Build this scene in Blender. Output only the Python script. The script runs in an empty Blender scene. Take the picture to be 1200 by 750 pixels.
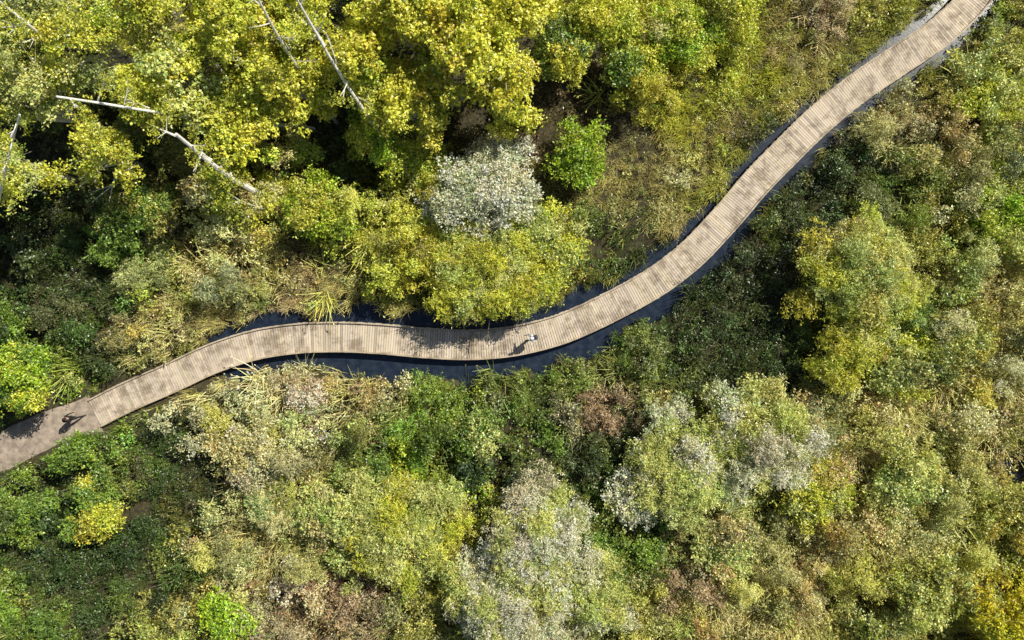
import bpy, math, random
import numpy as np
from mathutils import Vector, Matrix
rng=np.random.default_rng(7); random.seed(7)
scene=bpy.context.scene
S=18.2; CH=48.0
def W(px,py,z=0.0):
    k=(CH-z)/CH
    return ((px-600)/S*k,(375-py)/S*k)
def link(o,parent=None):
    scene.collection.objects.link(o)
    if parent: o.parent=parent
    return o
# ---------------------------------------------------------------- materials
def newmat(name):
    m=bpy.data.materials.new(name); m.use_nodes=True
    nt=m.node_tree; b=nt.nodes['Principled BSDF']; return m,nt,b
def simple(name,col,rough=0.8,noise=0.25,scale=6.0):
    m,nt,b=newmat(name)
    tc=nt.nodes.new('ShaderNodeTexCoord'); n=nt.nodes.new('ShaderNodeTexNoise'); n.inputs['Scale'].default_value=scale
    n.inputs['Detail'].default_value=6
    r=nt.nodes.new('ShaderNodeMapRange'); r.inputs[1].default_value=0.3; r.inputs[2].default_value=0.7
    r.inputs[3].default_value=1-noise; r.inputs[4].default_value=1+noise
    mx=nt.nodes.new('ShaderNodeVectorMath'); mx.operation='SCALE'; mx.inputs[0].default_value=col
    nt.links.new(tc.outputs['Object'],n.inputs['Vector']); nt.links.new(n.outputs['Fac'],r.inputs[0])
    nt.links.new(r.outputs[0],mx.inputs['Scale']); nt.links.new(mx.outputs[0],b.inputs['Base Color'])
    b.inputs['Roughness'].default_value=rough
    return m
def foliage_mat(name,transl=0.3,rough=0.5,gl=.06):
    m,nt,b=newmat(name); nt.nodes.remove(b)
    a=nt.nodes.new('ShaderNodeAttribute'); a.attribute_type='INSTANCER'; a.attribute_name='tint'
    v=nt.nodes.new('ShaderNodeAttribute'); v.attribute_type='GEOMETRY'; v.attribute_name='vcol'
    mu=nt.nodes.new('ShaderNodeVectorMath'); mu.operation='MULTIPLY'
    mn=nt.nodes.new('ShaderNodeVectorMath'); mn.operation='MINIMUM'; mn.inputs[1].default_value=(.94,.93,.9)
    nt.links.new(a.outputs['Color'],mu.inputs[0]); nt.links.new(v.outputs['Color'],mu.inputs[1]); nt.links.new(mu.outputs[0],mn.inputs[0])
    d=nt.nodes.new('ShaderNodeBsdfDiffuse'); nt.links.new(mn.outputs[0],d.inputs['Color'])
    t=nt.nodes.new('ShaderNodeBsdfTranslucent'); nt.links.new(mn.outputs[0],t.inputs['Color'])
    g=nt.nodes.new('ShaderNodeBsdfGlossy'); g.inputs['Roughness'].default_value=rough
    mix=nt.nodes.new('ShaderNodeMixShader'); mix.inputs[0].default_value=transl
    mx2=nt.nodes.new('ShaderNodeMixShader'); mx2.inputs[0].default_value=gl
    nt.links.new(d.outputs[0],mix.inputs[1]); nt.links.new(t.outputs[0],mix.inputs[2])
    nt.links.new(mix.outputs[0],mx2.inputs[1]); nt.links.new(g.outputs[0],mx2.inputs[2])
    nt.links.new(mx2.outputs[0],nt.nodes['Material Output'].inputs['Surface'])
    return m
M_leaf=foliage_mat('leaf_foliage',0.22,0.36,.06); M_reed=foliage_mat('reed_blades',0.12,0.5,.04)
M_bark=simple('grey_bark',(0.25,0.22,0.17),0.9,0.5,8)
M_birch=simple('white_birch_bark',(0.85,0.82,0.76),0.7,0.2,5)
# ---------------------------------------------------------------- mesh helpers
class MB:
    def __init__(s): s.v=[]; s.f=[]; s.c=[]
    def add(s,vs,fs,c=(1,1,1)):
        o=len(s.v); s.v+= [tuple(p) for p in vs]; s.f+=[tuple(i+o for i in f) for f in fs]; s.c+=[(c[0],c[1],c[2],1)]*len(vs)
    def tube(s,pts,rad,n=6,c=(1,1,1)):
        vs=[];fs=[]
        for i,p in enumerate(pts):
            p=Vector(p); d=(Vector(pts[min(i+1,len(pts)-1)])-Vector(pts[max(i-1,0)])).normalized()
            a=d.orthogonal().normalized(); b=d.cross(a)
            for k in range(n):
                t=2*math.pi*k/n; vs.append(p+(a*math.cos(t)+b*math.sin(t))*rad[i])
        for i in range(len(pts)-1):
            for k in range(n):
                fs.append((i*n+k,i*n+(k+1)%n,(i+1)*n+(k+1)%n,(i+1)*n+k))
        fs.append(tuple(range(n-1,-1,-1))); fs.append(tuple((len(pts)-1)*n+k for k in range(n)))
        s.add(vs,fs,c)
    def box(s,c,ax,ay,az,col=(1,1,1)):
        c=Vector(c);ax=Vector(ax);ay=Vector(ay);az=Vector(az)
        vs=[c+ax*i+ay*j+az*k for k in(-1,1) for j in(-1,1) for i in(-1,1)]
        s.add(vs,[(0,2,3,1),(4,5,7,6),(0,1,5,4),(2,6,7,3),(0,4,6,2),(1,3,7,5)],col)
    def mesh(s,name,mat=None):
        me=bpy.data.meshes.new(name); me.from_pydata(s.v,[],s.f)
        a=me.attributes.new('vcol','FLOAT_COLOR','POINT'); a.data.foreach_set('color',np.array(s.c,dtype=np.float32).ravel())
        if mat: me.materials.append(mat)
        me.update(); return me
    def obj(s,name,mat=None,parent=None):
        return link(bpy.data.objects.new(name,s.mesh(name,mat)),parent)
# ---------------------------------------------------------------- prototypes
parts=bpy.data.collections.new('foliage_parts'); PROTO=[]
def reg(name,me):
    o=bpy.data.objects.new(name,me); parts.objects.link(o); PROTO.append(name)
def nrm(a): return a/np.maximum(np.linalg.norm(a,axis=-1,keepdims=True),1e-6)
def leaf_proto(name,n,R,flat,L,Wd,seed,up=0.7,jit=0.5,twigs=1):
    r=np.random.default_rng(seed)
    ng=max(5,n//7); gc=nrm(r.normal(size=(ng,3))); gc[:,2]=np.abs(gc[:,2])*1.1-.15; gc*=(R*r.uniform(.45,1.25,ng))[:,None]
    p=gc[r.integers(0,ng,n)]+r.normal(size=(n,3))*R*.17; p*=np.array([1,1,flat]); d=nrm(p+1e-4)
    nn=nrm(d*0.5+np.array([0,0,up])+r.normal(size=(n,3))*jit)
    t=nrm(np.cross(nn,r.normal(size=(n,3)))); b=np.cross(nn,t)
    l=(L*r.uniform(0.6,1.35,n))[:,None]; w=(Wd*r.uniform(0.7,1.25,n))[:,None]
    v=np.stack([p,p+t*l*.45+b*w*.5,p+t*l-nn*l*.12,p+t*l*.45-b*w*.5],1).reshape(-1,3)
    mb=MB(); sh=np.clip(r.normal(1.05,.36,n),.3,1.9); hue=r.uniform(-.16,.16,n)
    mb.v=[tuple(x) for x in v]; mb.f=[(4*i,4*i+1,4*i+2,4*i+3) for i in range(n)]
    for i in range(n):
        mb.c+=[(sh[i]*(1+hue[i]),sh[i],sh[i]*(1-hue[i]),1)]*4
    for k in range(twigs):
        q=gc[k]*np.array([1,1,flat]); mb.tube([(0,0,-R*.4),tuple(q*.5),tuple(q*1.0)],[.012,.009,.004],3,(.9,.8,.9))
    reg(name,mb.mesh(name,M_leaf))
def reed_proto(name,n,seed,plume=0.25,spread=0.3,w=0.02,lean=0.55):
    r=random.Random(seed); mb=MB()
    for i in range(n):
        a=r.uniform(0,2*math.pi); rr=spread*math.sqrt(r.random()); bx,by=rr*math.cos(a),rr*math.sin(a)
        az=r.gauss(0,1.1); ln=r.uniform(0.15,lean)*1.0; h=r.uniform(0.55,1.05)
        dx,dy=math.cos(az)*ln,math.sin(az)*ln
        px,py=-math.sin(az)*w,math.cos(az)*w
        s=r.uniform(.5,1.45); col=(s*r.uniform(.85,1.15),s,s*r.uniform(.7,1.1))
        vs=[];pts=[]
        for k in range(4):
            t=k/3; q=t**1.8; z=h*(t-0.25*ln*t**3); ww=(1-t*.85)
            c=(bx+dx*q,by+dy*q,z); pts.append(c); vs+=[(c[0]-px*ww,c[1]-py*ww,z),(c[0]+px*ww,c[1]+py*ww,z)]
        mb.add(vs,[(0,1,3,2),(2,3,5,4),(4,5,7,6)],col)
        if r.random()<plume:
            tip=Vector(pts[-1])
            for k in range(4):
                d=Vector((dx*1.3+r.gauss(0,.15),dy*1.3+r.gauss(0,.15),r.uniform(-.15,.2))).normalized()*r.uniform(.05,.11)
                o=d.orthogonal().normalized()*0.007
                mb.add([tip-o,tip+d*.5-o*1.6,tip+d,tip+d*.5+o*1.6],[(0,1,2,3)],(1.5*s,1.35*s,1.4*s))
    reg(name,mb.mesh(name,M_reed))
def twig_proto(name,seed):
    r=random.Random(seed); mb=MB()
    def grow(p,d,l,rad,dep):
        q=p+d*l; mb.tube([p,q],[rad,rad*.6],3,(1.1,1.05,1.1))
        if dep:
            for k in range(3):
                grow(p+d*l*r.uniform(.5,1),(d+Vector((r.gauss(0,.5),r.gauss(0,.5),r.gauss(0,.3)))).normalized(),l*.65,rad*.6,dep-1)
    for k in range(3):
        grow(Vector((0,0,-.3)),Vector((r.gauss(0,.5),r.gauss(0,.5),.8)).normalized(),.5,.016,2)
    reg(name,mb.mesh(name,M_reed))
for k in range(3):
    leaf_proto('a_leaf_sprig_%d'%k,54,.48,.75,.15,.10,10+k,up=.65,jit=.55)
    leaf_proto('b_broad_leaf_sprig_%d'%k,54,.5,.75,.175,.14,20+k,up=.7,jit=.5)
    leaf_proto('c_willow_sprig_%d'%k,74,.5,.8,.17,.055,30+k,up=.6,jit=.6)
    reed_proto('d_reed_tuft_%d'%k,30,40+k,w=.025,lean=.75)
    reed_proto('e_grass_tuft_%d'%k,34,50+k,plume=.05,spread=.36,w=.021,lean=.65)
    twig_proto('f_twig_spray_%d'%k,60+k)
TI={'leaf':0,'broad':3,'willow':6,'reed':9,'grass':12,'twig':15}
# ---------------------------------------------------------------- GN scatter
def scatter_group():
    ng=bpy.data.node_groups.new('scatter','GeometryNodeTree')
    ng.interface.new_socket('Geometry',in_out='INPUT',socket_type='NodeSocketGeometry')
    ng.interface.new_socket('Geometry',in_out='OUTPUT',socket_type='NodeSocketGeometry')
    N=ng.nodes; gi=N.new('NodeGroupInput'); go=N.new('NodeGroupOutput')
    ip=N.new('GeometryNodeInstanceOnPoints'); ci=N.new('GeometryNodeCollectionInfo')
    ci.inputs['Collection'].default_value=parts; ci.inputs['Separate Children'].default_value=True; ci.inputs['Reset Children'].default_value=True
    def na(nm,t):
        n=N.new('GeometryNodeInputNamedAttribute'); n.data_type=t; n.inputs['Name'].default_value=nm; return n.outputs['Attribute']
    L=ng.links
    L.new(gi.outputs[0],ip.inputs['Points']); L.new(ci.outputs[0],ip.inputs['Instance'])
    ip.inputs['Pick Instance'].default_value=True
    L.new(na('idx','INT'),ip.inputs['Instance Index']); L.new(na('rot','FLOAT_VECTOR'),ip.inputs['Rotation'])
    L.new(na('scl','FLOAT_VECTOR'),ip.inputs['Scale']); L.new(ip.outputs[0],go.inputs[0])
    return ng
NG=scatter_group(); TOT=[0]
GX,GY=200,140; CAN=np.zeros((GX,GY))   # canopy height map: buried sprigs are not built
def cell(P): return np.clip(((P[:,0]+50)*2).astype(int),0,GX-1),np.clip(((P[:,1]+35)*2).astype(int),0,GY-1)
def scatter(name,P,scl,idx,tint,tilt=0.35,parent=None,off=(0,0,0)):
    if len(P)==0: return
    Pw=P+np.array(off); k=(np.abs(Pw[:,0])<38)&(np.abs(Pw[:,1])<25.5)
    i,j=cell(Pw); buried=(Pw[:,2]<CAN[i,j]-1.8)
    k&=~(buried&(rng.random(len(P))<.85))
    P,scl,idx,tint=P[k],np.asarray(scl)[k],idx[k],tint[k]
    n=len(P); TOT[0]+=n
    if n==0: return
    me=bpy.data.meshes.new(name); me.vertices.add(n); me.vertices.foreach_set('co',np.asarray(P,dtype=np.float32).ravel())
    rot=np.stack([rng.normal(0,tilt,n),rng.normal(0,tilt,n),rng.uniform(0,6.283,n)],1)
    isreed=(idx>=9)&(idx<15)
    rot[isreed,2]=rng.normal(3.9,.9,isreed.sum()); rot[isreed,:2]*=0.5
    if scl.ndim==1: scl=np.repeat(scl[:,None],3,1)
    for nm,t,key,d in(('rot','FLOAT_VECTOR','vector',rot),('scl','FLOAT_VECTOR','vector',scl),('idx','INT','value',idx),('tint','FLOAT_COLOR','color',np.concatenate([tint,np.ones((n,1))],1))):
        a=me.attributes.new(nm,t,'POINT'); a.data.foreach_set(key,np.ascontiguousarray(d,dtype=np.int32 if t=='INT' else np.float32).ravel())
    me.update()
    o=link(bpy.data.objects.new(name,me),parent); md=o.modifiers.new('scatter','NODES'); md.node_group=NG
    return o
# ---------------------------------------------------------------- value noise
_lat=np.random.default_rng(99).random((256,256))
def vn(x,y,s):
    x=np.asarray(x)/s+1000.3; y=np.asarray(y)/s+1000.7
    i=np.floor(x).astype(int); j=np.floor(y).astype(int); u=x-i; v=y-j; u=u*u*(3-2*u); v=v*v*(3-2*v)
    g=lambda a,b:_lat[a%256,b%256]
    return (g(i,j)*(1-u)+g(i+1,j)*u)*(1-v)+(g(i,j+1)*(1-u)+g(i+1,j+1)*u)*v
# ---------------------------------------------------------------- centre line
DZ=0.55
deckpx=[(112,484),(150,465),(200,443),(250,420),(300,404),(350,396.5),(400,395),(450,397.5),(500,402),(550,404),(600,400),(650,388),(690,372),(730,352),(770,329),(810,298),(850,256),(886,214),(925,174),(960,140),(1000,107),(1045,76),(1098,40),(1138,2),(1165,-35),(1200,-85),(1250,-130),(1330,-170),(1450,-200)]
pathpx=[(-500,640),(-300,600),(-150,565),(-60,545),(0,530),(30,516),(60,502),(90,492),(116,482)]
def catmull(pts,step=0.1):
    P=[Vector(p) for p in pts]; P=[P[0]*2-P[1]]+P+[P[-1]*2-P[-2]]; out=[]
    for i in range(1,len(P)-2):
        for k in range(24):
            t=k/24; a,b,c,d=P[i-1],P[i],P[i+1],P[i+2]
            out.append(0.5*((2*b)+(c-a)*t+(2*a-5*b+4*c-d)*t*t+(3*b-a-3*c+d)*t**3))
    out.append(P[-2])
    res=[out[0]]; acc=0
    for i in range(1,len(out)):
        seg=(out[i]-out[i-1]).length
        while acc+seg>=step and seg>1e-9:
            f=(step-acc)/seg; q=out[i-1].lerp(out[i],f); res.append(q); out[i-1]=q; seg=(out[i]-q).length; acc=0
        acc+=seg
    return res
deckL=catmull([W(a,b,DZ) for a,b in deckpx],0.155)
pathL=catmull([W(a,b,0.45) for a,b in pathpx],0.3)
DL=np.array([(p.x,p.y) for p in deckL]); PL=np.array([(p.x,p.y) for p in pathL])
DT=np.gradient(DL,axis=0); DT=nrm(DT)
def near(X,Y,L):
    d=np.empty(len(X)); ix=np.empty(len(X),int)
    for s in range(0,len(X),20000):
        e=s+20000; q=(X[s:e,None]-L[None,:,0])**2+(Y[s:e,None]-L[None,:,1])**2
        ix[s:e]=q.argmin(1); d[s:e]=np.sqrt(q.min(1))
    return d,ix
HW=0.98
def corridor(X,Y):
    d,ix=near(X,Y,DL)
    side=DT[ix,0]*(Y-DL[ix,1])-DT[ix,1]*(X-DL[ix,0])   # >0 north/left side
    bx=DL[ix,0]
    wN=np.interp(bx,[-27,-20,-17,5,8,20,30],[.1,.15,.7,.75,.5,.4,.4])
    wS=np.interp(bx,[-27,-21,-18,-10,3,10,16,22,30],[.1,.25,.95,1.15,.95,.75,.5,.25,.2])
    w=np.where(side>0,wN,wS)*(0.35+1.2*vn(X,Y,1.2))
    e1=d-HW-w
    d2,_=near(X,Y,PL); e2=d2-1.05-0.4*vn(X,Y,1.1)
    return np.minimum(e1,e2),d,d2
# ---------------------------------------------------------------- terrain
xs=np.concatenate([[-700,-400,-200,-100,-65],np.arange(-50,50.1,.4),[65,100,200,400,700]])
ys=np.concatenate([[-700,-400,-200,-100,-55],np.arange(-36,36.1,.4),[55,100,200,400,700]])
XX,YY=np.meshgrid(xs,ys); X=XX.ravel();Y=YY.ravel()
e,d1,d2=corridor(X,Y)
Z=0.22+0.3*vn(X,Y,7)+0.12*vn(X,Y,1.3)
_,ixn=near(X,Y,DL); wet=np.clip((DL[ixn,0]+21)/3,0,1)
ditch=np.clip(1-(e-0.1)/0.8,0,1)*(d1<3.5)*wet
Z=Z*(1-ditch)+ditch*(-0.25)
Z=np.where((d1<3)&(DL[ixn,0]<-18),np.minimum(Z,0.36),Z)
pk=np.clip(1-(d2-1.3)/0.8,0,1); Z=Z*(1-pk)+0.44*pk
under=(d1<1.25); Z=np.where(under,np.minimum(Z,0.3),Z)
POOLS=((1182,545,1.3),(1195,455,.9))
for (px,py,r) in POOLS:
    cx,cy=W(px,py); q=np.hypot(X-cx,Y-cy); Z=np.where(q<r,-.2,Z)
me=bpy.data.meshes.new('ground'); nx=len(xs);ny=len(ys)
F=[(j*nx+i,j*nx+i+1,(j+1)*nx+i+1,(j+1)*nx+i) for j in range(ny-1) for i in range(nx-1)]
me.from_pydata([tuple(t) for t in np.stack([X,Y,Z],1)],[],F)
for p in me.polygons: p.use_smooth=True
m,nt,b=newmat('marsh_soil'); tc=nt.nodes.new('ShaderNodeTexCoord')
n1=nt.nodes.new('ShaderNodeTexNoise'); n1.inputs['Scale'].default_value=3; n1.inputs['Detail'].default_value=12; n1.inputs['Roughness'].default_value=.8
cr=nt.nodes.new('ShaderNodeValToRGB'); cr.color_ramp.elements[0].position=.4; cr.color_ramp.elements[0].color=(.025,.022,.012,1); cr.color_ramp.elements[1].position=.62; cr.color_ramp.elements[1].color=(.1,.085,.04,1)
nt.links.new(tc.outputs['Object'],n1.inputs['Vector']); nt.links.new(n1.outputs['Fac'],cr.inputs[0]); nt.links.new(cr.outputs[0],b.inputs['Base Color']); b.inputs['Roughness'].default_value=.95
me.materials.append(m); link(bpy.data.objects.new('ground',me))
# water
wm,nt,b=newmat('ditch_water'); b.inputs['Roughness'].default_value=.22
tc=nt.nodes.new('ShaderNodeTexCoord'); n1=nt.nodes.new('ShaderNodeTexNoise'); n1.inputs['Scale'].default_value=2.2; n1.inputs['Detail'].default_value=8
cr=nt.nodes.new('ShaderNodeValToRGB'); cr.color_ramp.elements[0].position=.4; cr.color_ramp.elements[0].color=(.013,.022,.044,1); cr.color_ramp.elements[1].position=.75; cr.color_ramp.elements[1].color=(.036,.05,.072,1)
bp=nt.nodes.new('ShaderNodeBump'); bp.inputs['Strength'].default_value=.08; bp.inputs['Distance'].default_value=.03
n2=nt.nodes.new('ShaderNodeTexNoise'); n2.inputs['Scale'].default_value=6
nt.links.new(tc.outputs['Object'],n1.inputs['Vector']); nt.links.new(tc.outputs['Object'],n2.inputs['Vector']); nt.links.new(n1.outputs['Fac'],cr.inputs[0]); nt.links.new(cr.outputs[0],b.inputs['Base Color'])
nt.links.new(n2.outputs['Fac'],bp.inputs['Height']); nt.links.new(bp.outputs[0],b.inputs['Normal'])
mb=MB(); mb.add([(-49,-35,0),(49,-35,0),(49,35,0),(-49,35,0)],[(0,1,2,3)]); mb.obj('water',wm)
# dirt path
mb=MB(); vs=[];fs=[]
PT=nrm(np.gradient(PL,axis=0))
for i in range(len(PL)):
    nx_,ny_=-PT[i,1],PT[i,0]
    for k in range(9):
        t=k/8*2-1; hw=1.28+0.25*(vn(PL[i,0]+k*9,PL[i,1],1.2)-.5)
        vs.append((PL[i,0]+nx_*hw*t,PL[i,1]+ny_*hw*t,0.47+0.03*(1-t*t)+(-.06 if abs(t)==1 else 0)))
for i in range(len(PL)-1):
    for k in range(8): fs.append((i*9+k,i*9+k+1,(i+1)*9+k+1,(i+1)*9+k)[::-1])
mb.add(vs,fs)
pm=simple('trodden_earth',(.38,.31,.25),.95,.4,3); mb.obj('dirt_path',pm)
# ---------------------------------------------------------------- boardwalk
bw=link(bpy.data.objects.new('boardwalk',None))
dm,nt,b=newmat('weathered_dappled_planks')
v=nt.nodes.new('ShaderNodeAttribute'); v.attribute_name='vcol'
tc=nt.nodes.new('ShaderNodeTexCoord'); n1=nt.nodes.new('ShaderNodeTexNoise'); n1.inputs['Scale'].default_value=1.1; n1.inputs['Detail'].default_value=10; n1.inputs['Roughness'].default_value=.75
cr=nt.nodes.new('ShaderNodeValToRGB'); cr.color_ramp.elements[0].position=.39; cr.color_ramp.elements[0].color=(.5,.47,.44,1); cr.color_ramp.elements[1].position=.53; cr.color_ramp.elements[1].color=(1,1,1,1)  # mottle: wood stains, doubling as dappled tree shade painted into the planks
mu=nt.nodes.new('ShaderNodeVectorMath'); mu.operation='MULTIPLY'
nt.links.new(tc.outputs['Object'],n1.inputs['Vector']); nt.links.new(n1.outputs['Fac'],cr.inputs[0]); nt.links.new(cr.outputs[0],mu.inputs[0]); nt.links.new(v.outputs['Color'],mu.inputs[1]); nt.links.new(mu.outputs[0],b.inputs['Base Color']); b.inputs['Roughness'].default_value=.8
mb=MB(); jo=MB(); ra=MB()
R=random.Random(3)
pp=1.0
for i in range(0,len(deckL)-1):
    p=DL[i]; t=DT[i]; n=(-t[1],t[0])
    pp=pp*.5+.5*R.uniform(.84,1.12)
    s=pp*R.uniform(.9,1.08)*(0.76 if R.random()<.08 else 1); off=R.uniform(-.02,.02)
    c=(.69*s,.585*s,.46*s*R.uniform(.94,1.06))
    mb.box((p[0]+n[0]*off,p[1]+n[1]*off,DZ-.02+R.uniform(-.004,.004)),(t[0]*.067,t[1]*.067,0),(n[0]*HW,n[1]*HW,0),(0,0,.02),c)
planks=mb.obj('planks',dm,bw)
for sd in(-1,1):
    for nm,off,z0,z1,wd,cc in(('kerb',HW-.06,DZ+.055,DZ+.135,.045,(.55,.46,.34)),('stringer',HW-.25,DZ-.22,DZ-.045,.04,(.2,.17,.13))):
        M=ra if nm=='kerb' else jo
        L=np.stack([DL[:,0]-DT[:,1]*off*sd,DL[:,1]+DT[:,0]*off*sd],1)
        vs=[];fs=[]
        for i in range(len(L)):
            n=(-DT[i,1],DT[i,0])
            for (a,z) in((-wd,z0),(wd,z0),(wd,z1),(-wd,z1)): vs.append((L[i,0]+n[0]*a,L[i,1]+n[1]*a,z))
        for i in range(len(L)-1):
            for k in range(4): fs.append((i*4+k,(i+1)*4+k,(i+1)*4+(k+1)%4,i*4+(k+1)%4))
        M.add(vs,fs,cc)
        for i in range(4,len(L)-1,10):
            t=DT[i]; n=(-t[1],t[0])
            if nm=='kerb': ra.box((L[i,0],L[i,1],DZ+.027),(t[0]*.07,t[1]*.07,0),(n[0]*.04,n[1]*.04,0),(0,0,.027),(.3,.26,.2))
            elif i%20==4: jo.tube([(L[i,0],L[i,1],-.6),(L[i,0],L[i,1],DZ-.2)],[.08,.08],8,(.18,.15,.11))
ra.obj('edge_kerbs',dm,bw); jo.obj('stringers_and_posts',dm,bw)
# ---------------------------------------------------------------- colours (linear base)
C=dict(tan=(.72,.63,.25),pale=(.80,.73,.42),olive=(.56,.56,.12),green=(.25,.37,.055),dk=(.10,.155,.04),yg=(.74,.77,.09),yel=(.90,.85,.09),  # dk: dark green leaves, also shade of gloomier areas painted into bush colour
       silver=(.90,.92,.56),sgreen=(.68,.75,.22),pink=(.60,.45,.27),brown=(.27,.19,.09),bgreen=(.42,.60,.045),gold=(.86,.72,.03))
A=[(60,280,'dk','leaf',1.5),(40,350,'dk','broad',1.4),(110,330,'dk','twig',1.2),(100,410,'dk','leaf',1.6),(20,420,'green','broad',2.4),(60,450,'bgreen','leaf',2.0),
(170,280,'green','leaf',1.8),(240,280,'tan','twig',1.8),(290,310,'tan','twig',1.5),(230,350,'olive','leaf',1.6),(190,390,'tan','twig',1.3),(260,375,'tan','grass',.9),(330,340,'pink','grass',.8),(420,340,'tan','grass',.9),
(400,290,'yg','leaf',2.2),(470,280,'yg','leaf',2.2),(330,230,'tan','leaf',2.0),(400,195,'dk','leaf',1.2),(300,190,'olive','leaf',2),(640,140,'brown','grass',.6),(700,120,'brown','twig',.7),
(740,180,'tan','grass',.7),(680,270,'green','leaf',1.6),(720,290,'dk','leaf',1.1),(700,240,'tan','grass',1.),(780,200,'tan','grass',1.0),(830,150,'tan','grass',.9),(880,90,'yg','grass',1.0),(800,110,'yg','grass',1.2),
(760,60,'yg','leaf',2.),(900,40,'olive','grass',1.1),(960,30,'tan','grass',1.1),(940,10,'pink','leaf',1.2),(1030,25,'olive','grass',1.),(990,70,'olive','grass',.9),(850,210,'olive','grass',.9),(560,340,'yg','grass',1.1),(640,330,'olive','grass',.9),(930,80,'tan','grass',.9),(850,60,'yg','leaf',1.2),
(1180,40,'olive','leaf',1.5),(1120,90,'olive','leaf',1.5),(1170,120,'sgreen','leaf',1.9),(1050,130,'tan','leaf',1.4),(1000,190,'dk','leaf',1.2),(940,240,'dk','leaf',1.2),(900,290,'dk','leaf',1.2),(1060,210,'green','leaf',1.6),
(1120,230,'olive','leaf',1.8),(1170,220,'bgreen','leaf',1.9),(1090,170,'tan','leaf',1.8),(860,340,'dk','leaf',1.3),(800,390,'dk','leaf',1.2),(760,430,'green','willow',1.4),(880,420,'dk','willow',1.2),(1080,330,'olive','leaf',2),(1150,310,'tan','reed',2),
(1100,420,'sgreen','leaf',2),(1170,430,'tan','reed',1.8),(1040,500,'tan','reed',1.8),(1110,540,'sgreen','leaf',1.8),(1170,500,'tan','leaf',1.6),(1180,610,'olive','leaf',1.6),(1050,600,'tan','reed',1.8),(1120,660,'sgreen','leaf',1.8),
(1020,690,'olive','leaf',1.7),(960,660,'tan','leaf',1.6),(880,680,'tan','reed',1.8),(800,650,'pink','leaf',1.6),(760,710,'olive','leaf',1.5),(870,620,'sgreen','leaf',1.5),(720,620,'green','leaf',1.4),(720,480,'pink','leaf',1.2),(700,540,'dk','leaf',1.2),
(640,470,'green','leaf',1.6),(600,540,'dk','broad',1.3),(520,500,'green','leaf',1.6),(480,540,'bgreen','broad',1.4),(560,480,'green','leaf',1.5),(430,560,'green','leaf',1.5),(350,480,'pale','twig',1.9),(420,470,'tan','twig',1.9),(290,500,'pale','twig',1.9),
(310,570,'tan','reed',2.),(370,620,'sgreen','leaf',1.8),(280,640,'tan','leaf',1.6),(210,520,'dk','leaf',1.1),(200,600,'dk','willow',1.1),(170,680,'dk','willow',1.1),(120,520,'green','leaf',1.4),(60,560,'dk','leaf',1.1),(30,640,'dk','leaf',1.1),(110,660,'dk','leaf',1.1),
(20,720,'green','leaf',1.3),(110,720,'dk','leaf',1.2),(220,720,'olive','leaf',1.6),(340,700,'pink','leaf',1.4),(420,710,'pink','twig',1.4),(520,700,'olive','leaf',1.5),(390,660,'sgreen','leaf',1.6),(500,620,'olive','leaf',1.6),(1100,720,'olive','leaf',1.6),(1180,700,'gold','leaf',2)]
AX=np.array([W(a[0],a[1],a[4]) for a in A]); AC=np.array([C[a[2]] for a in A]); AH=np.array([a[4] for a in A]); AT=[a[3] for a in A]
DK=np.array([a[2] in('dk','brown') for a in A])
def seeds(sp,mx=38,my=25.5):
    gx,gy=np.meshgrid(np.arange(-mx,mx,sp),np.arange(-my,my,sp)); gx=gx.ravel(); gy=gy.ravel()
    return gx+rng.uniform(-.5,.5,len(gx))*sp*1.3, gy+rng.uniform(-.5,.5,len(gy))*sp*1.3
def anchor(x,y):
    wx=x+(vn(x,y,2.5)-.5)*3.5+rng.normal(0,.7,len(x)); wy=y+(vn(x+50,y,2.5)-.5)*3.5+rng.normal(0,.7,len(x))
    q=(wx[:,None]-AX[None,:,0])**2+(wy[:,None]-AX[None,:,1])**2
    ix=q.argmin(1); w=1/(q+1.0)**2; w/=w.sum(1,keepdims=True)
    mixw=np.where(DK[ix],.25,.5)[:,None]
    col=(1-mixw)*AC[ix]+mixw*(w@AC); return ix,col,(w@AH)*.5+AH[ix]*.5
def varied(c):
    u=rng.random()
    if u<.14: c=.5*c+.5*np.array(C['yg'])*c.mean()/.45
    elif u<.24: c=.5*c+.5*np.array(C['pale'])*c.mean()/.5
    elif u<.31: c=.5*c+.5*np.array(C['green'])*min(1,c.mean()/.15)
    return np.abs(c*rng.uniform(.6,1.3)*(1+rng.normal(0,.08,3)))
def dome(x,y,r,H,n,zb=.25):
    d=nrm(rng.normal(size=(n,3))); d[:,2]=np.abs(d[:,2]); rr=rng.uniform(.55,1.1,n)
    return np.stack([x+d[:,0]*r*rr,y+d[:,1]*r*rr,zb+H*np.maximum(.12,d[:,2]*rr)],1)
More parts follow.
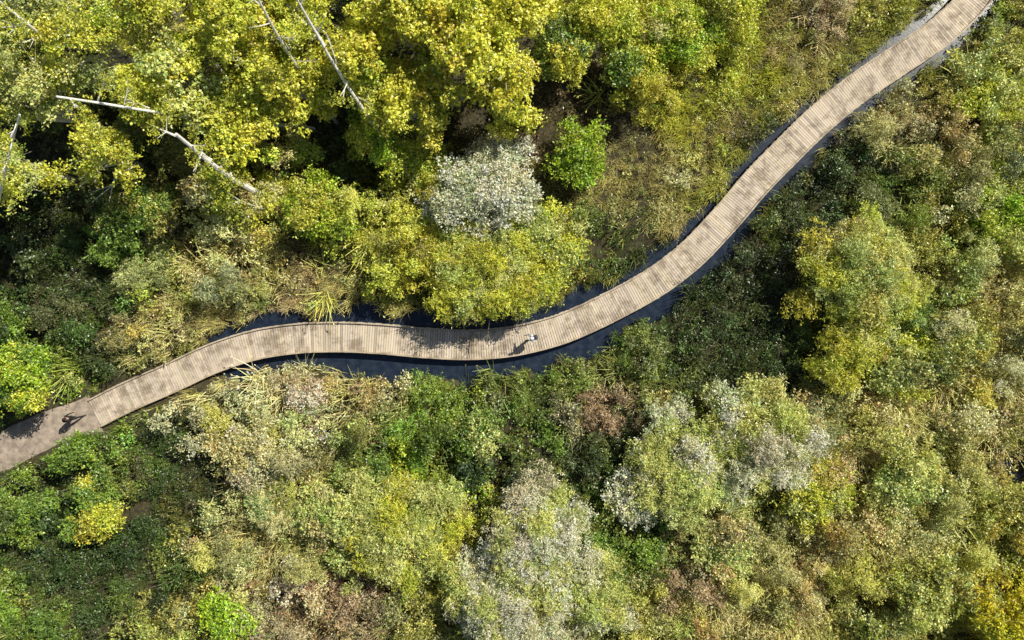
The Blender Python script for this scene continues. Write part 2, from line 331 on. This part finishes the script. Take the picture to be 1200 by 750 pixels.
# ---------------------------------------------------------------- trees
def tree(name,px,py,rp,h,col,leaf='leaf',dens=1.0,bark=M_bark,lean=(0,0),asp=1.0,under=None,stems=1,flat=.42,bare=0):
    zc=h*.72; cx,cy=W(px,py,zc); r=rp/S*(CH-zc)/CH; vr=h*flat*.62
    root=link(bpy.data.objects.new(name,None)); bx,by=cx-lean[0],cy-lean[1]; root.location=(bx,by,.2)
    top=np.array([cx-bx,cy-by,h*.86]); nl=max(9,int(8+r*r*2.4)); mb=MB()
    pos=[];sc=[];tt=[]
    tr=.05+h*.015
    axes=[]; ang=rng.uniform(0,6.28); el_=rng.uniform(.75,1.1)
    for sidx in range(stems):
        o=np.array([rng.normal(0,.25),rng.normal(0,.25),0])*(stems>1); tp=top*rng.uniform(.85,1.)+np.array([rng.normal(0,r*.25),rng.normal(0,r*.25),0])*(stems>1)
        pts=[o+(tp-o)*t+np.array([math.sin(t*5+sidx)*.12,math.cos(t*4)*.1,0])*(t*(1.1-t)*3) for t in np.linspace(0,1,8)]
        pts[0][2]=-.5
        mb.tube([tuple(p) for p in pts],[tr*(1-.8*t)*(1 if stems==1 else .6) for t in np.linspace(0,1,8)],8); axes.append(pts)
    for k in range(nl):
        a=k*2.399+rng.normal(0,.45); q=math.sqrt((k+.5)/nl)*rng.uniform(.7,1.3)
        ux,uy=math.cos(a)*q*r*.82,math.sin(a)*q*r*.82*el_
        lx,ly=ux*math.cos(ang)-uy*math.sin(ang),ux*math.sin(ang)+uy*math.cos(ang)
        lz=zc+vr*(1-q*q)*rng.uniform(.2,1.25)-vr*.5*q*rng.random()-.2; lz=max(lz,.7)
        lobe=np.array([cx-bx+lx,cy-by+ly,lz]); ax=axes[k%stems]
        st=ax[min(6,max(2,int(7*(lz/h)*rng.uniform(.45,.75))))]
        mid=(st+lobe)*.5+np.array([0,0,.12*np.linalg.norm(lobe-st)])
        mb.tube([tuple(st),tuple(mid),tuple(lobe)],[tr*.42,tr*.28,.015],5)
        if rng.random()<bare:
            for j in range(4):
                dd=nrm(rng.normal(size=3)+np.array([0,0,.6])); mb.tube([tuple(mid*.4+lobe*.6),tuple(lobe+dd*1.1)],[.03,.01],4)
            continue
        lr=rng.uniform(.4,1.0)*(.42+.15*r); n=int(28*lr*lr*dens)+5
        for j in range(3):
            dd=nrm(rng.normal(size=3)); dd[2]=abs(dd[2]); mb.tube([tuple(mid*.3+lobe*.7),tuple(lobe+dd*lr*.9)],[.02,.006],4)
        d=nrm(rng.normal(size=(n,3))); d[:,2]=np.where(rng.random(n)<.6,np.abs(d[:,2]),d[:,2]); rr=rng.uniform(.3,1.35,n)**.8
        P=lobe+d*rr[:,None]*np.array([lr,lr,lr*.75]); P[:,2]=np.maximum(P[:,2],.3); pos.append(P); sc.append(rng.uniform(.6,1.15,n))
        cc=np.array(C[col]) if (under is None or rng.random()>.35) else np.array(C[under])
        cc=cc*rng.uniform(.75,1.2)*(1+rng.normal(0,.05,3))
        tt.append(cc[None]*rng.uniform(.72,1.2,(n,1)))
    mb.obj('trunk_and_limbs',bark,root)
    P=np.concatenate(pos); s=np.concatenate(sc); t=np.concatenate(tt); n=len(P)
    Pw=P+np.array([bx,by,.2]); ee,_,_=corridor(Pw[:,0],Pw[:,1]); k=ee>.05
    scatter('crown',P[k],s[k],(np.full(n,TI[leaf])+rng.integers(0,3,n))[k],np.clip(t[k],.01,.92),.6,root,off=(bx,by,.2))
    i,j=cell(Pw[k]); cnt=np.zeros_like(CAN); np.add.at(cnt,(i,j),1); mz=np.zeros_like(CAN); np.maximum.at(mz,(i,j),Pw[k][:,2]); CAN[:]=np.maximum(CAN,np.where(cnt>=3,mz,0))
T=tree
for a in [(545,50,85,9.5,'yel','yg'),(470,15,70,9.5,'yel','yg'),(590,105,45,8,'yel','yg'),(425,75,55,8.5,'yel','yg'),(600,10,55,9,'yel','yg'),(480,120,50,7.5,'yel','yg'),
 (275,50,70,9.5,'yg','yel'),(205,105,70,9.5,'yg','sgreen'),(330,95,55,8,'yg','yel'),(350,10,60,9,'yg','yel'),(285,135,55,7.5,'yg','yel')]:
    T('aspen_tree',a[0],a[1],a[2],a[3],a[4],'broad',.8,M_birch,(rng.normal(0,.6),rng.normal(0,.6)),under=a[5],bare=.04)
for a in [(110,50,72,10.5,'yg','sgreen'),(30,105,65,10,'sgreen','yg'),(125,180,50,8.5,'yg','sgreen'),(20,15,55,10,'sgreen','yg'),(195,15,60,9.5,'yg','olive'),(20,205,45,8.5,'sgreen','yg'),(-60,60,80,11,'olive','green'),(255,215,40,5.5,'yg','tan'),(-50,180,70,10,'olive','green'),(80,-60,80,11,'olive','yg'),(300,-70,85,11,'yg','yel'),(500,-80,85,11,'yel','yg')]:
    T('birch_tree',a[0],a[1],a[2],a[3],a[4],'leaf',.65,M_birch,(rng.normal(.3,1),rng.normal(-.2,.8)),under=a[5],bare=.14)
def bare_birch(a,za,b,zb,rad,nb=6):
    pa=Vector((*W(a[0],a[1],za),za)); pb=Vector((*W(b[0],b[1],zb),zb)); d=(pb-pa)/(zb-za); base=pa-d*za
    root=link(bpy.data.objects.new('birch_tree',None)); root.location=base
    mb=MB(); top=pb-base+d*.7; N=9; pts=[]
    for i in range(N):
        t=i/(N-1); pts.append(top*t+Vector((math.sin(t*7)*.1,math.cos(t*6)*.1-.1,-.3*(i==0))))
    mb.tube(pts,[rad*(1-.6*i/(N-1)) for i in range(N)],9)
    tips=[]
    for k in range(nb):
        t=.5+.5*(k+.5)/nb; s=top*t; dd=Vector((rng.normal(),rng.normal(),.5)).normalized(); l=rng.uniform(.8,1.6)
        q=s+dd*l*.5+Vector((0,0,.1)); e2=s+dd*l+Vector((0,0,.35)); mb.tube([s,q,e2],[rad*.33,rad*.22,.012],5); tips.append(e2)
        for j in range(3):
            f=(dd+Vector((rng.normal(0,.6),rng.normal(0,.6),.2))).normalized()*rng.uniform(.4,.9); mb.tube([q,q+f],[.022,.008],4); tips.append(q+f)
    mb.obj('trunk_and_limbs',M_birch,root)
    P=np.array([tuple(p) for p in tips for _ in range(3)])+rng.normal(0,.2,(len(tips)*3,3)); n=len(P); k=rng.random(n)<.5
    P=P[k]; n=len(P); scatter('crown',P,rng.uniform(.4,.8,n),TI['leaf']+rng.integers(0,3,n),np.array(C['yg'])*rng.uniform(.6,1.1,(n,1)),.5,root,off=tuple(base))
for a in [((145,123),9.6,(88,116),11.4,.14),((249,188),6.8,(216,165),9,.22),((8,196),8.8,(18,150),11,.11),((42,32),8.8,(2,4),11,.15),((392,70),8.8,(355,12),11.4,.13),((322,30),9.5,(300,-5),11.6,.12)]:
    bare_birch(*a)
for a in [(568,225,76,4.8,'silver','silver'),(630,640,85,5,'silver','sgreen'),(610,715,75,5,'silver','sgreen'),(800,555,78,4.0,'sgreen','silver'),(905,525,68,4.2,'sgreen','silver'),(700,700,50,4,'sgreen','silver'),(560,690,50,4,'sgreen','silver')]:
    T('white_willow_tree',a[0],a[1],a[2],a[3],a[4],'willow' if a[0]!=568 else 'leaf',1.0,M_bark,under=a[5],stems=3)
for a in [(575,312,92,3.8,'yg','sgreen',2),(495,290,50,3.2,'yg','olive',2),(650,285,45,3.2,'yg','sgreen',2),(985,410,55,3.8,'yg','sgreen',2),(1005,320,78,4.6,'sgreen','yg',2),(950,580,42,3.4,'yg','sgreen',2),(465,620,80,3.8,'sgreen','yg',2),(110,592,40,3.2,'yg','green',2),
          (1130,390,50,3.2,'olive','sgreen',2),(1080,690,55,3.2,'olive','sgreen',2),(860,480,45,3.4,'sgreen','silver',2),(400,600,50,3.2,'sgreen','tan',2),(1060,430,45,3.2,'sgreen','yg',2),(740,580,40,3,'silver','sgreen',2),(1060,560,50,3.2,'sgreen','olive',2),(300,530,48,2.8,'tan','pale',2),(850,640,45,2.8,'tan','sgreen',2)]:
    T('willow_shrub',a[0],a[1],a[2],a[3],a[4],'willow' if a[0]%2 else 'leaf',1.0,M_bark,under=a[5],stems=3)
for a in [(680,180,38,3,'bgreen','bgreen'),(370,245,50,3.6,'yg','bgreen'),(455,165,48,4.4,'yg','bgreen'),(700,20,55,5,'yg','yel'),(790,40,48,3.6,'yg','bgreen'),(850,10,45,3.4,'yg','olive'),(30,440,46,4,'bgreen','yg'),(0,380,40,4,'green','dk'),(268,722,36,3.2,'bgreen','sgreen'),
          (1185,722,44,4,'gold','yg'),(15,600,42,3.4,'green','dk'),(1180,250,45,3,'bgreen','sgreen'),(740,75,45,3.4,'yg','green'),(1165,120,42,3,'sgreen','yg'),(150,250,38,4,'green','olive'),(560,510,30,2.4,'green','sgreen'),(90,530,30,2.8,'green','bgreen'),(300,240,45,3,'yg','tan'),(660,60,45,5,'yg','green')]:
    T('leafy_shrub',a[0],a[1],a[2],a[3],a[4],'leaf',1.0,M_bark,under=a[5],stems=3)
# ---------------------------------------------------------------- undergrowth
shr=[];ree=[];gra=[]
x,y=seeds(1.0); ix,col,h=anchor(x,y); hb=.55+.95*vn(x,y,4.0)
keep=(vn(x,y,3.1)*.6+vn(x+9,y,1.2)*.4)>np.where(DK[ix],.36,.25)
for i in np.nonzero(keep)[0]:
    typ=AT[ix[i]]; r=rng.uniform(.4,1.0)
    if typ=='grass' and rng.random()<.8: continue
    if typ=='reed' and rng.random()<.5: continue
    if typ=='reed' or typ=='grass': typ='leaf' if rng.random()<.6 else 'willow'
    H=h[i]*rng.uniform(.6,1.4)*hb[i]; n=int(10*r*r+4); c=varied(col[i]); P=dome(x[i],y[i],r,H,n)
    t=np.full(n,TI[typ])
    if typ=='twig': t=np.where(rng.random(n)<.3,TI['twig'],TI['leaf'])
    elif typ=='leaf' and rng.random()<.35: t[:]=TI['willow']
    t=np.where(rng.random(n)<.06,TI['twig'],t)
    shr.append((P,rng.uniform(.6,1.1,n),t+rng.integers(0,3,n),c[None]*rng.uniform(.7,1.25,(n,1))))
x,y=seeds(2.2); ix,col,h=anchor(x,y); e0,_,_=corridor(x,y)
for i in range(len(x)):
    typ=AT[ix[i]]
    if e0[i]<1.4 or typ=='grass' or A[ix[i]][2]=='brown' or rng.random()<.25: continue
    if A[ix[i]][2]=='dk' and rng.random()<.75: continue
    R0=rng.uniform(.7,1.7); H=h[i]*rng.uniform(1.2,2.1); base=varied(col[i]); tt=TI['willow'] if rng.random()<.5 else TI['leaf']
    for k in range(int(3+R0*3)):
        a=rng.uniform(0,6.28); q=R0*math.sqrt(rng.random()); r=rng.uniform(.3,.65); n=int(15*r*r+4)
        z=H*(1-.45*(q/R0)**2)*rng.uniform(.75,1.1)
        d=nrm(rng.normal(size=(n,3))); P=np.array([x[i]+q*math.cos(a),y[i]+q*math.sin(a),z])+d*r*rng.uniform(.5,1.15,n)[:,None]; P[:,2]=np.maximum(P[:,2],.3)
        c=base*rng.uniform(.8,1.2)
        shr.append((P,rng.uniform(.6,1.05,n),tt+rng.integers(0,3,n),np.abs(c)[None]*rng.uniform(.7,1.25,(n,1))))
x,y=seeds(.54); ix,col,h=anchor(x,y); typ=np.array([AT[i] for i in ix]); n=len(x)
k=((typ=='reed')&(rng.random(n)<.8))|((typ=='twig')&(rng.random(n)<.3))|((typ=='willow')&(rng.random(n)<.25))|((typ=='leaf')&(rng.random(n)<.18))
k&=vn(x,y,1.1)>.2
x,y,col,h=x[k],y[k],col[k],h[k]; n=len(x)
ref=np.array([.55,.5,.22]); colr=(.6*col+.4*ref*(col.mean(1,keepdims=True)/.42))*rng.uniform(.6,1.3,(n,1))
ree.append((np.stack([x,y,np.full(n,.2)],1),h*rng.uniform(.75,1.25,n)*(.7+.6*vn(x,y,2.2)),np.full(n,TI['reed'])+rng.integers(0,3,n),colr))
x,y=seeds(.38); ix,col,h=anchor(x,y); typ=np.array([AT[i] for i in ix]); n=len(x)
g=typ=='grass'; k=(g)|(rng.random(n)<.25); x,y,col,h,g=x[k],y[k],col[k],h[k],g[k]; n=len(x)
hh=np.where(g,h*rng.uniform(.5,.95,n),rng.uniform(.4,.8,n))*(.7+.6*vn(x,y,1.5))
gra.append((np.stack([x,y,np.full(n,.2)],1),hh,np.full(n,TI['grass'])+rng.integers(0,3,n),col*rng.uniform(.65,1.25,(n,1))*(.75+.5*vn(x,y,2)[:,None])))
x,y=seeds(.6); ix,col,h=anchor(x,y); n=len(x); k=rng.random(n)<.6; x,y,col=x[k],y[k],col[k]; n=len(x)
gra.append((np.stack([x,y,rng.uniform(.25,.8,n)],1),rng.uniform(.35,.85,n),rng.integers(0,3,n),col*np.array([.88,1.05,.8])*rng.uniform(.5,1.2,(n,1))))
def flush(name,lst,marg):
    P=np.concatenate([a[0] for a in lst]); s=np.concatenate([a[1] for a in lst]); t=np.concatenate([a[2] for a in lst]); c=np.concatenate([a[3] for a in lst])
    e,d,d2=corridor(P[:,0],P[:,1]); k=e>marg+.12*np.maximum(0,P[:,2]-.5)
    for (px,py,r) in POOLS:
        cx,cy=W(px,py); k&=np.hypot(P[:,0]-cx,P[:,1]-cy)>r
    scatter(name,P[k],s[k],t[k],np.clip(c[k],.01,.9))
    i,j=cell(P[k]); mz=np.zeros_like(CAN); cnt=np.zeros_like(CAN); np.add.at(cnt,(i,j),1); np.maximum.at(mz,(i,j),P[k][:,2]); CAN[:]=np.maximum(CAN,np.where(cnt>=4,mz+.4,0))
flush('shrub_undergrowth',shr,.3); flush('reed_bed',ree,.3); flush('marsh_grass',gra,.1)
# ---------------------------------------------------------------- people
def person(name,px,py,zg,head,shirt,trous,hairc,hat=None,pack=None,phase=1):
    root=link(bpy.data.objects.new(name,None)); x,y=W(px,py,zg+.9); root.location=(x,y,zg); root.rotation_euler=(0,0,head)
    J={};E=[]
    def j(n,p,r,par=None):
        J[n]=(p,r)
        if par: E.append((par,n))
    j('pelvis',(0,0,.93),.13); j('waist',(.01,0,1.08),.125,'pelvis'); j('chest',(.03,0,1.28),.15,'waist'); j('upch',(.04,0,1.42),.12,'chest'); j('neck',(.05,0,1.5),.055,'upch')
    j('chin',(.075,0,1.57),.07,'neck'); j('head',(.08,0,1.65),.098,'chin'); j('crown',(.07,0,1.73),.075,'head')
    for s,nm in((1,'l'),(-1,'r')):
        f=s*phase
        j('sh'+nm,(.04,.18*s,1.41),.068,'upch'); j('el'+nm,(.04-.14*f,.25*s,1.16),.046,'sh'+nm); j('wr'+nm,(.1-.26*f+.06,.24*s,.94),.03,'el'+nm)
        wx,wy,wz=J['wr'+nm][0]; j('pa'+nm,(wx+.02,wy,wz-.07),.036,'wr'+nm)
        for q in range(4):
            o=(q-1.5)*.021; l=[.062,.072,.067,.05][q]
            j('f%d%s'%(q,nm),(wx+.022+o,wy,wz-.115),.0095,'pa'+nm); j('g%d%s'%(q,nm),(wx+.03+o,wy-.012*s,wz-.115-l*.6),.008,'f%d%s'%(q,nm)); j('h%d%s'%(q,nm),(wx+.03+o,wy-.03*s,wz-.115-l),.007,'g%d%s'%(q,nm))
        j('t0'+nm,(wx+.06,wy-.012*s,wz-.075),.011,'pa'+nm); j('t1'+nm,(wx+.075,wy-.02*s,wz-.11),.009,'t0'+nm)
        j('hip'+nm,(0,.095*s,.88),.098,'pelvis'); j('kn'+nm,(.06+.17*f,.1*s,.5),.062,'hip'+nm)
        ax=.0+.3*f if f>0 else -.33; az=.09 if f>0 else .17
        j('an'+nm,(ax,.1*s,az),.042,'kn'+nm); j('toe'+nm,(ax+.17,.11*s,.045 if f>0 else .05),.036,'an'+nm)
    names=list(J); me=bpy.data.meshes.new('body'); me.from_pydata([J[n][0] for n in names],[(names.index(a),names.index(b)) for a,b in E],[])
    o=link(bpy.data.objects.new('body',me)); sk=o.modifiers.new('skin','SKIN'); sk.use_smooth_shade=True
    for i,n in enumerate(names):
        me.skin_vertices[0].data[i].radius=(J[n][1],J[n][1]*(1.2 if n in('chest','upch','waist','pelvis') else 1)); me.skin_vertices[0].data[i].use_root=(i==0)
    sb=o.modifiers.new('sub','SUBSURF'); sb.levels=1; sb.render_levels=1
    dg=bpy.context.evaluated_depsgraph_get(); ev=bpy.data.meshes.new_from_object(o.evaluated_get(dg)); o.modifiers.clear(); o.data=ev; o.parent=root
    mats=[simple(name+'_skin',(.5,.3,.22),.6,.05),simple(name+'_shirt',shirt,.85,.15),simple(name+'_trousers',trous,.85,.15),simple(name+'_shoes',(.04,.035,.03),.6,.1)]
    ev.materials.clear(); [ev.materials.append(m) for m in mats]
    mids=[]; cl=[]
    for a,b in E:
        for t in(.0,.25,.5,.75,1):
            mids.append(np.array(J[a][0])*(1-t)+np.array(J[b][0])*t)
            k=0
            if b in('waist','chest','upch') or b[:2] in('sh','el') : k=1
            elif b[:2]=='wr': k=1 if t<.9 else 0
            elif b[:3]=='hip' or b[:2]=='kn' : k=2
            elif b[:2]=='an': k=2 if t<.9 else 3
            elif b[:3]=='toe': k=3
            cl.append(k)
    mids=np.array(mids)
    for p in ev.polygons:
        c=np.array(p.center); p.material_index=cl[int(((mids-c)**2).sum(1).argmin())]; p.use_smooth=True
    hb=MB()
    def ell(mbb,c,rx,ry,rz,zmin=-1,col=(1,1,1),nu=14,nv=8):
        vs=[];fs=[]
        for i in range(nv+1):
            ph=math.pi*.5-(math.pi*.5-math.asin(zmin))*i/nv
            for k in range(nu):
                t=2*math.pi*k/nu; vs.append((c[0]+rx*math.cos(ph)*math.cos(t),c[1]+ry*math.cos(ph)*math.sin(t),c[2]+rz*math.sin(ph)))
        for i in range(nv):
            for k in range(nu): fs.append((i*nu+k,(i+1)*nu+k,(i+1)*nu+(k+1)%nu,i*nu+(k+1)%nu))
        mbb.add(vs,fs,col)
    ell(hb,(.06,0,1.685),.112,.1,.11,-.25); hb.obj('hair',simple(name+'_hair',hairc,.7,.2),root)
    fb=MB(); ell(fb,(.178,0,1.64),.02,.014,.024); ell(fb,(.075,.1,1.645),.02,.012,.03); ell(fb,(.075,-.1,1.645),.02,.012,.03); fb.obj('nose_and_ears',mats[0],root)
    yb=MB(); ell(yb,(.163,.034,1.665),.014,.014,.01); ell(yb,(.163,-.034,1.665),.014,.014,.01); ell(yb,(.16,0,1.598),.014,.028,.006); yb.obj('eyes_and_mouth',simple(name+'_eyes',(.05,.03,.03),.4,.1),root)
    if hat:
        tb=MB(); ell(tb,(.07,0,1.715),.122,.115,.105,0.0); tb.box((.2,0,1.715),(.06,0,-.008),(0,.075,0),(0,0,.006)); tb.obj('cap',simple(name+'_cap',hat,.8,.1),root)
    if pack:
        kb=MB(); ell(kb,(-.2,0,1.24),.11,.16,.24); ell(kb,(-.29,0,1.15),.05,.11,.12)
        for s in(-1,1): kb.tube([(-.16,.1*s,1.42),(-.02,.11*s,1.53),(.12,.11*s,1.46),(.18,.11*s,1.3),(.1,.13*s,1.15),(-.12,.12*s,1.08)],[.016]*6,6)
        kb.obj('backpack',simple(name+'_pack',pack,.7,.1),root)
    return root
person('walking_person',624,396,DZ,math.radians(190),(.7,.7,.74),(.04,.05,.08),(.03,.02,.015),hat=(.8,.8,.8),pack=(.05,.06,.09))
person('walking_person',83,490,.5,math.radians(25),(.015,.015,.018),(.02,.02,.025),(.02,.015,.01),pack=(.012,.012,.015),phase=-1)
# ---------------------------------------------------------------- light, world, camera
el=math.radians(46); az=math.radians(50)
sv=Vector((math.sin(az)*math.cos(el),math.cos(az)*math.cos(el),math.sin(el)))
sl=bpy.data.lights.new('sun','SUN'); sl.energy=5; sl.angle=math.radians(.5); sl.color=(1,.94,.80)
so=link(bpy.data.objects.new('sun',sl)); so.rotation_euler=sv.to_track_quat('Z','Y').to_euler(); so.location=(20,15,60)
w=bpy.data.worlds.new('World'); scene.world=w; w.use_nodes=True; nt=w.node_tree
sky=nt.nodes.new('ShaderNodeTexSky'); sky.sky_type='NISHITA'; sky.sun_disc=False; sky.sun_elevation=el; sky.sun_rotation=az
nt.links.new(sky.outputs[0],nt.nodes['Background'].inputs[0]); nt.nodes['Background'].inputs[1].default_value=.062
scene.view_settings.view_transform='Standard'; scene.view_settings.look='None'; scene.view_settings.exposure=0
cd=bpy.data.cameras.new('camera'); cd.sensor_width=36; cd.lens=36*CH*S/1200; cd.clip_end=3000
co=link(bpy.data.objects.new('camera',cd)); co.location=(0,0,CH); co.rotation_euler=(0,0,0); scene.camera=co
